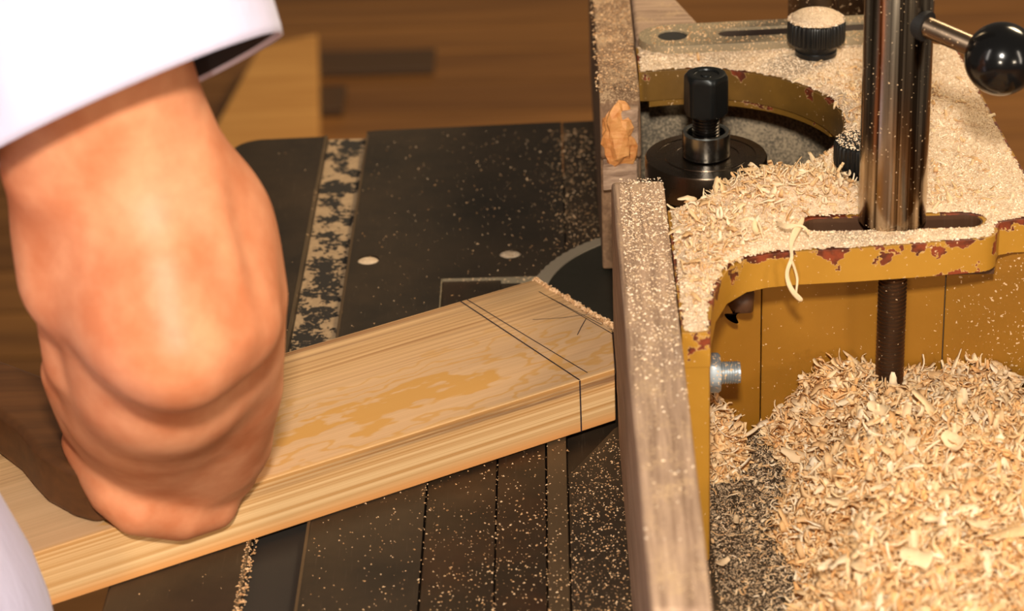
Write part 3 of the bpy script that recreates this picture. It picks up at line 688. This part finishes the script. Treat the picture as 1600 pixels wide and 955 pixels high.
# loose shavings at the heap's foot and on the casting
P = pts_in(8200, -.0115, .04, -.45, -.135, lambda x, y: (.28-(x*0))*np.clip(1.1-(np.abs(x-.02)/.03), .15, 1), lambda x, y: .0008+h_pile(x, y))
o = scatter_chips('loose_shavings', P, .14, .5, M_SHAVP, .3); prop(o, 'thin scatter of small shavings on the table between flange and heap', 'wood shavings', kind='stuff')
def top_den(x, y):
    g = np.exp(-(((x-.030)/.030)**2+((y+.108)/.022)**2))+np.exp(-(((x-.062)/.026)**2+((y+.100)/.022)**2))+.55*np.exp(-(((x-.095)/.03)**2+((y-.01)/.045)**2))+1.0*np.exp(-(((x+.004)/.020)**2+((y+.180)/.042)**2))+.3*np.exp(-(((x-.1)/.04)**2+((y+.1)/.03)**2))
    return keep_top(x, y)*np.clip(g, 0.01, 1)
P = pts_in(20000, -.034, .157, -.257, .122, top_den, lambda x, y: PT+h_top(x, y)+.0006)
o = scatter_chips('casting_shavings', P, .25, .75, M_SHAVP, .35); prop(o, 'small pale shavings piled on the casting top around the chrome post', 'wood shavings', kind='stuff')
P = pts_in(2600, -.03, .09, -.23, -.075, lambda x, y: keep_top(x, y)*(np.exp(-(((x-.035)/.030)**2+((y+.115)/.016)**2))+.5*np.exp(-(((x+.004)/.014)**2+((y+.18)/.04)**2)))*.8, lambda x, y: PT+h_top(x, y)+.003)
o = scatter_chips('arch_shavings', P, .45, 1.1, M_SHAVP, .6); prop(o, 'larger curled shavings along the arch edge before the dark collar', 'wood shavings', kind='stuff')

# table dust
def den_table(x, y):
    d = .03+.10*np.exp(-((x+.02)/.10)**2)+.05*fbm(x, y, 40, 5)*(x > -.2)
    d += .5*np.exp(-((x+.0775-.02*(y-.1))/.004)**2)*(y > .06)*fbm(x, y, 90, 4)
    d += .30*((x > -.0787) & (y < -.12))*np.clip(1.2-(x+.0787)/.1, .5, 1)
    d += .10*(x > -.145)*(y < -.2); d += .25*(x > -.0765)*(y > .05)*fbm(x, y, 60, 8)**1.5
    for lx in (-.1144, -.0898, REC+.0004): d += .4*np.exp(-((x-lx)/.0007)**2)*(y < .05)
    d *= ~((x > -.2935) & (x < SL1) & (x > SL0)); d[x < SL1] *= .25
    dx, dy = x-BC.x, y-BC.y; u = dx*bu.x+dy*bu.y; v = dx*bn.x+dy*bn.y
    d = d*~((np.abs(v) < .0575) & (u < .02)); d = d*~((x > -.0787) & (y > -.172+(x+.0787)*1.7) & (y < .0605))
    d = d*~((x > -.0505) & (x < -.0265) & (y < -.13)); return np.clip(d, 0, 1)*(y < .285)
P = pts_in(120000, -.289, .06, -.40, .29, lambda x, y: den_table(x, y)*(1-.6*(y > .0)*(x < -.085)), .0001)
scatter_grains('table_sawdust', P, .00018, .00068, M_GRAIN, 'fine sawdust specks sprinkled over the black table')
M_GREY = m_chip('grey_dust', [(0, lin((104, 86, 66))), (.5, lin((156, 132, 104))), (1, lin((208, 180, 144)))], .8)
P = pts_in(17000, -.0120, .045, -.45, -.133, lambda x, y: 1.0*(h_pile(x, y) < .008), .0001)
scatter_grains('channel_sawdust', P, .0003, .0010, M_GREY, 'dense grey sawdust on the table between flange and heap')
P = pts_in(9000, -.0495, -.0272, -.478, -.086, lambda x, y: .03+.97*np.clip((y+.34)/.16, 0, 1)*(.3+.7*fbm(x, y, 80, 2)), lambda x, y: .1186+.0040*np.clip((y+.48)/.36, 0, 1)-.0002)
scatter_grains('plank_sawdust', P, .0002, .0008, M_GRAINP, 'sawdust lying on the top edge of the near fence plank')
P = pts_in(4000, -.058, -.035, .04, .37, lambda x, y: .6+0*x, .1205)
scatter_grains('plank_sawdust', P, .0003, .0010, M_GRAIN, 'sawdust lying on the top edge of the rear fence plank')
P = np.array([tuple(p) for p in (np.stack([bo[0]+t*.146*math.cos(ba)-.0165*s*math.sin(ba)-.018*0, bo[1]+t*.146*math.sin(ba)+.0165*s*math.cos(ba), PT+.0063]) for t, s in zip(rng.random(1000)-.08, rng.random(1000)*2-1)) if not ((.034*0+.027 < (p[0]-bo[0]) < .119) and abs(p[1]-bo[1]-(p[0]-bo[0])*math.tan(ba)) < .0075) and (p[0]-bo[0]-.001)**2+(p[1]-bo[1])**2 > .0092**2 and ((p[0]-bo[0]) > 0 or (p[0]-bo[0])**2+(p[1]-bo[1])**2 < .018**2)])
scatter_grains('bar_sawdust', P, .0003, .0010, M_GRAIN, 'sawdust grains sticking to the slotted steel bar')
scatter_grains('knob_sawdust', disk_pts((.0742, -.0925), .0150, PT+.0018+.0209, 420), .0003, .0010, M_GRAINP, 'sparse sawdust on the knob half hidden by the chrome post')

n = 800; P = np.stack([SL0-.0026+.0052*rng.random(n)**1.5, -.40+.30*rng.random(n), np.full(n, .0004)], 1)
scatter_grains('groove_sawdust', P, .0003, .0010, M_GRAIN, 'sawdust caught along the left edge of the table groove')
# hanging curl
def ribbon(name, pts, wid, mat, parent, th=.0003):
    pts = [Vector(p) for p in pts]; v = []; f = []
    view = Vector((0, 1, -.4)).normalized()
    for i, p in enumerate(pts):
        t = (pts[min(i+1, len(pts)-1)]-pts[max(i-1, 0)]).normalized(); s = t.cross(view).normalized(); ww = wid[i]/2
        s = (s+view*math.sin(i*1.3)*.8).normalized(); v += [p+s*ww, p-s*ww]
    for i in range(len(pts)-1): f.append((2*i, 2*i+1, 2*i+3, 2*i+2))
    o = link(name, mesh(name, v, f), mat, parent, smooth=True); m = o.modifiers.new('s', 'SUBSURF'); m.levels = m.render_levels = 2
    m = o.modifiers.new('t', 'SOLIDIFY'); m.thickness = th; m.offset = 0; return o
def hang(x, y): return at(x, y, Y=-.180+ (-.004 if y > 400 else 0))
HC = thing('hanging_shaving', 'long curled white shaving hanging over the front rim of the casting', 'wood shaving', tuple(at(1238, 400, Y=-.18)))
ribbon('curl', [at(1256, 338, z=.131), at(1250, 352, z=.130), at(1240, 366, z=.127), at(1234, 385, z=.124), at(1238, 398, Y=-.180), at(1236, 408, Y=-.183), at(1228, 425, Y=-.184), at(1232, 445, Y=-.185), at(1241, 460, Y=-.185), at(1254, 471, Y=-.186)], [.0015, .004, .0042, .002, .0016, .002, .0022, .0024, .0026, .0034], M_SHAVP, HC)
ribbon('curl', [at(1236, 404, Y=-.183), at(1242, 420, Y=-.182), at(1247, 437, Y=-.182), at(1244, 452, Y=-.184), at(1244, 462, Y=-.185)], [.0012, .0014, .0013, .0009, .001], M_SHAVP, HC)
ribbon('curl', [at(1212, 345, z=.129), at(1224, 356, z=.131), at(1250, 350, z=.131), at(1261, 358, z=.129), at(1264, 368, z=.125)], [.001, .0035, .001, .0016, .001], M_SHAVP, HC)
# a few flakes that can be told apart
def flake(label, c, L, Wd, curl, rz, tilt, seed, name='wood_flake', mat=M_SHAVP, grp=None):
    V, Fc = chip_template(L, Wd, curl, .5, .35, 9, seed=seed)
    o = link(name, mesh(name, V.tolist(), Fc.tolist()), mat, None, smooth=True); o.location = c; o.rotation_euler = (tilt, .2, rz)
    m = o.modifiers.new('s', 'SUBSURF'); m.levels = m.render_levels = 1; m = o.modifiers.new('t', 'SOLIDIFY'); m.thickness = .0004; m.offset = 0
    prop(o, label, 'wood flake', grp)
def onpile(x, y, dz=.006):
    z = .03
    for _ in range(25):
        p = at(x, y, z=z); z = .6*z+.4*(float(h_pile(np.array([p.x]), np.array([p.y]))[0])+dz)
    return at(x, y, z=z)
fl_ = [('broad pale shaving at the left shoulder of the heap', 1240, 712, .016, .006, 1.2, -.5, .5), ('long narrow pale shaving standing on the heap, left of its middle', 1358, 745, .020, .0035, .9, 1.4, .3),
       ('large square pale flake in the lower middle of the heap', 1428, 870, .014, .010, .4, -.4, .3), ('wide grey-white flake at the right of the heap', 1535, 818, .018, .009, .5, .35, .2),
       ('long flat pale flake left of the heap middle', 1308, 785, .014, .006, .6, .1, .3), ('broad orange curl in the heap, right of the threaded stud', 1490, 690, .015, .008, 2.4, -.7, .5),
       ('pale twisted shaving near the heap top, left of the stud', 1275, 660, .014, .006, 1.4, .5, .5), ('wide bright shaving just below the threaded stud', 1372, 640, .014, .006, 2.0, -.7, .6),
       ('tan flake by the lower left edge of the heap', 1345, 885, .016, .007, 1.0, .9, .4)]
for i, (lb, x, y, L, Wd, cu, rz, ti) in enumerate(fl_): flake(lb, onpile(x, y), L, Wd, cu, rz, ti, 50+i)
flake('single tan flake alone on the dusty table left of the heap', at(1208, 836, z=.002), .009, .008, .5, .4, .1, 71, mat=M_SHAV)
flake('narrow pale flake on the dusty table, nearest the wooden plank', at(1128, 880, z=.003), .010, .0035, 1.0, .9, .4, 72)
flake('upright narrow pale flake on the dusty table beside the flange foot', at(1150, 815, z=.004), .010, .003, 1.0, 1.5, .3, 73)

# ------------------------------------------------------------------ person: forearm and hand
def surface_nets(G, origin, h):
    S = G < 0; nx, ny, nz = G.shape
    cell = np.zeros((nx-1, ny-1, nz-1), np.uint8)
    for dx in (0, 1):
        for dy in (0, 1):
            for dz in (0, 1): cell += S[dx:nx-1+dx, dy:ny-1+dy, dz:nz-1+dz]
    act = (cell > 0) & (cell < 8); idx = -np.ones(act.shape, int); idx[act] = np.arange(act.sum()); I = np.argwhere(act)
    acc = np.zeros((len(I), 3)); cnt = np.zeros(len(I))
    C = [(a, b, c) for a in (0, 1) for b in (0, 1) for c in (0, 1)]
    for a in C:
        for ax in range(3):
            if a[ax]: continue
            b = list(a); b[ax] = 1
            ga = G[I[:, 0]+a[0], I[:, 1]+a[1], I[:, 2]+a[2]]; gb = G[I[:, 0]+b[0], I[:, 1]+b[1], I[:, 2]+b[2]]
            m = (ga < 0) != (gb < 0); t = np.where(m, ga/np.where(m, ga-gb, 1), 0)
            p = np.tile(np.array(a, float), (len(I), 1)); p[:, ax] += t; acc[m] += p[m]; cnt[m] += 1
    V = (I+acc/cnt[:, None])*h+origin; Fc = []
    for ax in range(3):
        u, v_ = (ax+1) % 3, (ax+2) % 3; s0 = [slice(None)]*3; s1 = [slice(None)]*3; s0[ax] = slice(0, -1); s1[ax] = slice(1, None)
        A, B = S[tuple(s0)], S[tuple(s1)]; E = np.argwhere(A != B); E = E[(E[:, u] > 0) & (E[:, v_] > 0) & (E[:, u] < G.shape[u]-1) & (E[:, v_] < G.shape[v_]-1)]
        def ci(du, dv):
            e = E.copy(); e[:, u] += du; e[:, v_] += dv; return idx[e[:, 0], e[:, 1], e[:, 2]]
        Q = np.stack([ci(-1, -1), ci(0, -1), ci(0, 0), ci(-1, 0)], 1); fl_ = A[E[:, 0], E[:, 1], E[:, 2]]
        Q[~fl_] = Q[~fl_][:, ::-1]; Fc.append(Q)
    return V, np.concatenate(Fc)
def cap(Pt, a, b, ra, rb):
    a = np.array(a); b = np.array(b); ab = b-a; t = np.clip(((Pt-a) @ ab)/(ab @ ab), 0, 1); return np.linalg.norm(Pt-a-t[..., None]*ab, axis=-1)-(ra+(rb-ra)*t)
def smin(a, b, k):
    h = np.clip(.5+.5*(b-a)/k, 0, 1); return b*(1-h)+a*h-k*h*(1-h)
def pd(x, y, d): return np.array(at(x, y, d=d))
def R_(r, d): return r*d/F
def chain(Pt, pts, k=.004):
    g = None
    for (x0, y0, d0, r0), (x1, y1, d1, r1) in zip(pts[:-1], pts[1:]):
        c = cap(Pt, pdk(x0, y0, d0), pdk(x1, y1, d1), R_(r0, d0), R_(r1, d1)); g = c if g is None else np.minimum(g, c)
    return g
pd0 = pd
def pdk(x, y, d): return pd0(x, y, d-(.038*math.exp(-((y-500)/115)**2) if y < 612 else 0))
h = .0019
org = np.array([-.345, -.45, .0]); N = (95, 135, 205)
gx, gy, gz = np.meshgrid(*[np.arange(n)*h for n in N], indexing='ij'); Pt = np.stack([gx+org[0], gy+org[1], gz+org[2]], -1)
# forearm: two bones wide oval
g = chain(Pt, [(75, -60, 1.02, 84), (98, 70, 1.01, 112), (120, 250, 1.04, 120), (135, 370, 1.08, 100)])
g = smin(g, chain(Pt, [(150, -60, 1.02, 84), (172, 70, 1.01, 116), (226, 250, 1.04, 118), (290, 360, 1.08, 116)]), .02)
# back of hand block
g = smin(g, chain(Pt, [(200, 330, 1.09, 125), (238, 460, 1.105, 150), (255, 560, 1.125, 150)]), .03)
g = smin(g, chain(Pt, [(120, 330, 1.07, 70), (112, 440, 1.085, 70)]), .015)
g = smin(g, chain(Pt, [(190, 330, 1.05, 62), (200, 490, 1.075, 66)]), .02)
g = smin(g, chain(Pt, [(250, 320, 1.045, 60), (268, 440, 1.056, 70), (284, 548, 1.058, 84)]), .04)
g = smin(g, chain(Pt, [(335, 340, 1.07, 66), (366, 500, 1.085, 66)]), .02)
# outer side of the hand
g = smin(g, chain(Pt, [(335, 350, 1.10, 78), (370, 470, 1.12, 72), (374, 600, 1.15, 66), (350, 700, 1.185, 60)]), .018)
# extensor tendon
g = smin(g, chain(Pt, [(315, 300, 1.026, 9), (350, 420, 1.046, 9), (366, 520, 1.062, 8)]), .014)
g = smin(g, chain(Pt, [(240, 595, 1.160, 150), (262, 660, 1.200, 140), (272, 725, 1.225, 112)]), .022)
# curled fingers, one below the other
fing = [[(108, 480, 1.120, 52), (122, 560, 1.128, 54), (200, 632, 1.140, 54), (300, 690, 1.165, 52), (370, 690, 1.180, 48)],
        [(112, 580, 1.155, 48), (142, 650, 1.162, 50), (222, 718, 1.172, 50), (312, 748, 1.190, 46), (358, 742, 1.200, 40)],
        [(140, 690, 1.185, 44), (182, 765, 1.178, 46), (215, 793, 1.180, 45), (280, 798, 1.195, 48), (330, 788, 1.205, 42)]]
for pts in fing: g = smin(g, chain(Pt, pts), .0065)
V, Fc = surface_nets(g, org, h)
me = bpy.data.meshes.new('arm_and_hand'); me.from_pydata(V.tolist(), [], Fc.tolist()); me.update()
bm = bmesh.new(); bm.from_mesh(me); bmesh.ops.recalc_face_normals(bm, faces=bm.faces); bm.to_mesh(me); bm.free()
q = NM('skin')
sc_ = q.mix(q.sm(q.noise(28, 4, .6), .35, .68), lin((202, 120, 78)), lin((230, 158, 116)))
wr = q.noise(1, 4, .6, v=q.map((120, 60, 260), rot=(.5, .5, 0)))
q.bump(q.math('ADD', q.math('MULTIPLY', wr, .6), q.math('MULTIPLY', q.noise(500, 3), .4)), .25, .0006)
M_SKIN = q.out(sc_, .5, 0., **{'Subsurface Weight': .06, 'Subsurface Radius': (.006, .002, .001), 'Subsurface Scale': 1.0, 'Specular IOR Level': .4})
pbp = [at(x, y, z=.0305) for x, y in ((-40, 690), (0, 716), (35, 743), (55, 768), (75, 790), (116, 813), (148, 822), (176, 818), (190, 800))]
pbp = [(p.x, p.y) for p in pbp]
far_ = [(p.x+(-.012 if i < 3 else .0), p.y+.052) for i, (p) in enumerate([Vector((*a, 0)) for a in pbp])][::-1]
PBK = link('push_block', prism_mesh('push_block', pbp+[far_[0], far_[-1]], .0312, .058), m_wood('push_block_wood', (112, 70, 36), (70, 42, 20), 6, 60, .8, .5), bev=.004, seg=4)
prop(PBK, 'dark brown rounded wooden push block on the pine board under the hand', 'push block')
PE = thing('person', 'person in a white shirt pressing the pine board down with one bent hand', 'person', (-.5, -.36, -.85))
AH = link('arm_and_hand', me, M_SKIN, PE, smooth=True); m = AH.modifiers.new('sm', 'SMOOTH'); m.factor = .5; m.iterations = 4

# sleeve
q = NM('white_cotton')
wv = q.noise(1, 3, .6, v=q.map((160, 160, 14)))
q.bump(q.math('ADD', q.math('MULTIPLY', q.noise(14, 3), 1.0), q.math('MULTIPLY', wv, .3)), .5, .004)
M_SHIRT = q.out(q.mix(q.noise(16, 3), lin((196, 188, 214)), lin((220, 214, 234))), .85, 0., **{'Sheen Weight': .2})
def loft(name, rings, mat, parent, th=.0012):
    n = len(rings[0]); v = [p for r in rings for p in r]; f = []
    for j in range(len(rings)-1):
        for i in range(n): f.append((j*n+i, j*n+(i+1) % n, (j+1)*n+(i+1) % n, (j+1)*n+i))
    me = mesh(name, v, f); bm = bmesh.new(); bm.from_mesh(me); bmesh.ops.recalc_face_normals(bm, faces=bm.faces); bm.to_mesh(me); bm.free()
    o = link(name, me, mat, parent, smooth=True); m = o.modifiers.new('s', 'SUBSURF'); m.levels = m.render_levels = 1
    if th: m = o.modifiers.new('t', 'SOLIDIFY'); m.thickness = th; m.offset = 1
    return o
c0 = Vector(pd(190, 163, 1.0)); eA = (Vector(pd(438, 54, 1.0))-c0)     # long half axis of the cuff
view = Vector(pd(192, 158, 1.0))-Vector(CP); view.normalize()
eB = view*.052+Vector(RW @ np.array([0, -1, 0]))*(-.006)
axis_img = Vector(RW @ np.array([-.30, -.95, -.35])).normalized()
rings = []; NR = 72
path = [(0, 1.0, 1.0), (.006, 1.003, 1.0), (.05, .96, 1.0), (.12, .93, 1.02), (.20, .98, 1.1), (.30, 1.1, 1.25)]
sh = Vector((-.50, -.38, .50))
for j, (t, sa, sb) in enumerate(path):
    cc_ = c0+axis_img*t
    if t > .12: cc_ = cc_.lerp(sh, (t-.12)/.25)
    ring = []
    for i in range(NR):
        a = 2*math.pi*i/NR; wr_ = 1+(.022*math.sin(a*9+j*.5)+.03*math.sin(a*4+j*.9)+.012*math.sin(a*17+j))*min(1, .15+t/.05)
        bow = Vector((0, 0, 0))
        ring.append(cc_+eA*math.cos(a)*sa*wr_+eB*math.sin(a)*sb*wr_+bow)
    rings.append(ring)
loft('sleeve', rings, M_SHIRT, PE)
# dark layer standing for the shade inside the cuff
shade_rings = [[c0+axis_img*t+eA*math.cos(2*math.pi*i/NR)*.965+eB*math.sin(2*math.pi*i/NR)*.955 for i in range(NR)] for t in (.002, .03, .08)]
lo = loft('cuff_shade', shade_rings, NM('cuff_shade_dark').out(lin((30, 26, 30)), .8), PE, .0008); lo['label'] = 'shade inside the cuff, built as a dark layer'
# torso with the shirt front hanging beside the table edge
tor = []
for (z, cx, cy, rx, ry) in ((-.45, -.505, -.40, .19, .135), (-.2, -.495, -.39, .180, .130), (-.05, -.478, -.385, .170, .125), (.01, -.468, -.375, .163, .12), (.05, -.467, -.37, .160, .12), (.09, -.473, -.37, .155, .12), (.16, -.50, -.38, .15, .12), (.28, -.55, -.40, .155, .12), (.42, -.58, -.41, .165, .115), (.50, -.60, -.42, .15, .10), (.55, -.62, -.42, .07, .07)):
    tor.append([Vector((cx+.006+rx*math.cos(2*math.pi*i/64)*(1+.012*math.sin(i*1.1+z*9)), cy+ry*math.sin(2*math.pi*i/64)*(1+.012*math.sin(i*1.1+z*9)), z)) for i in range(64)])
loft('shirt', tor, M_SHIRT, PE, .002)
tr = []
for (z, r) in ((-.85, .10), (-.6, .125), (-.3, .17)): tr.append([Vector((-.505+r*1.05*math.cos(2*math.pi*i/48), -.40+r*.75*math.sin(2*math.pi*i/48), z)) for i in range(48)])
loft('trousers', tr, NM('dark_trousers').out(lin((44, 46, 58)), .9), PE, .002)
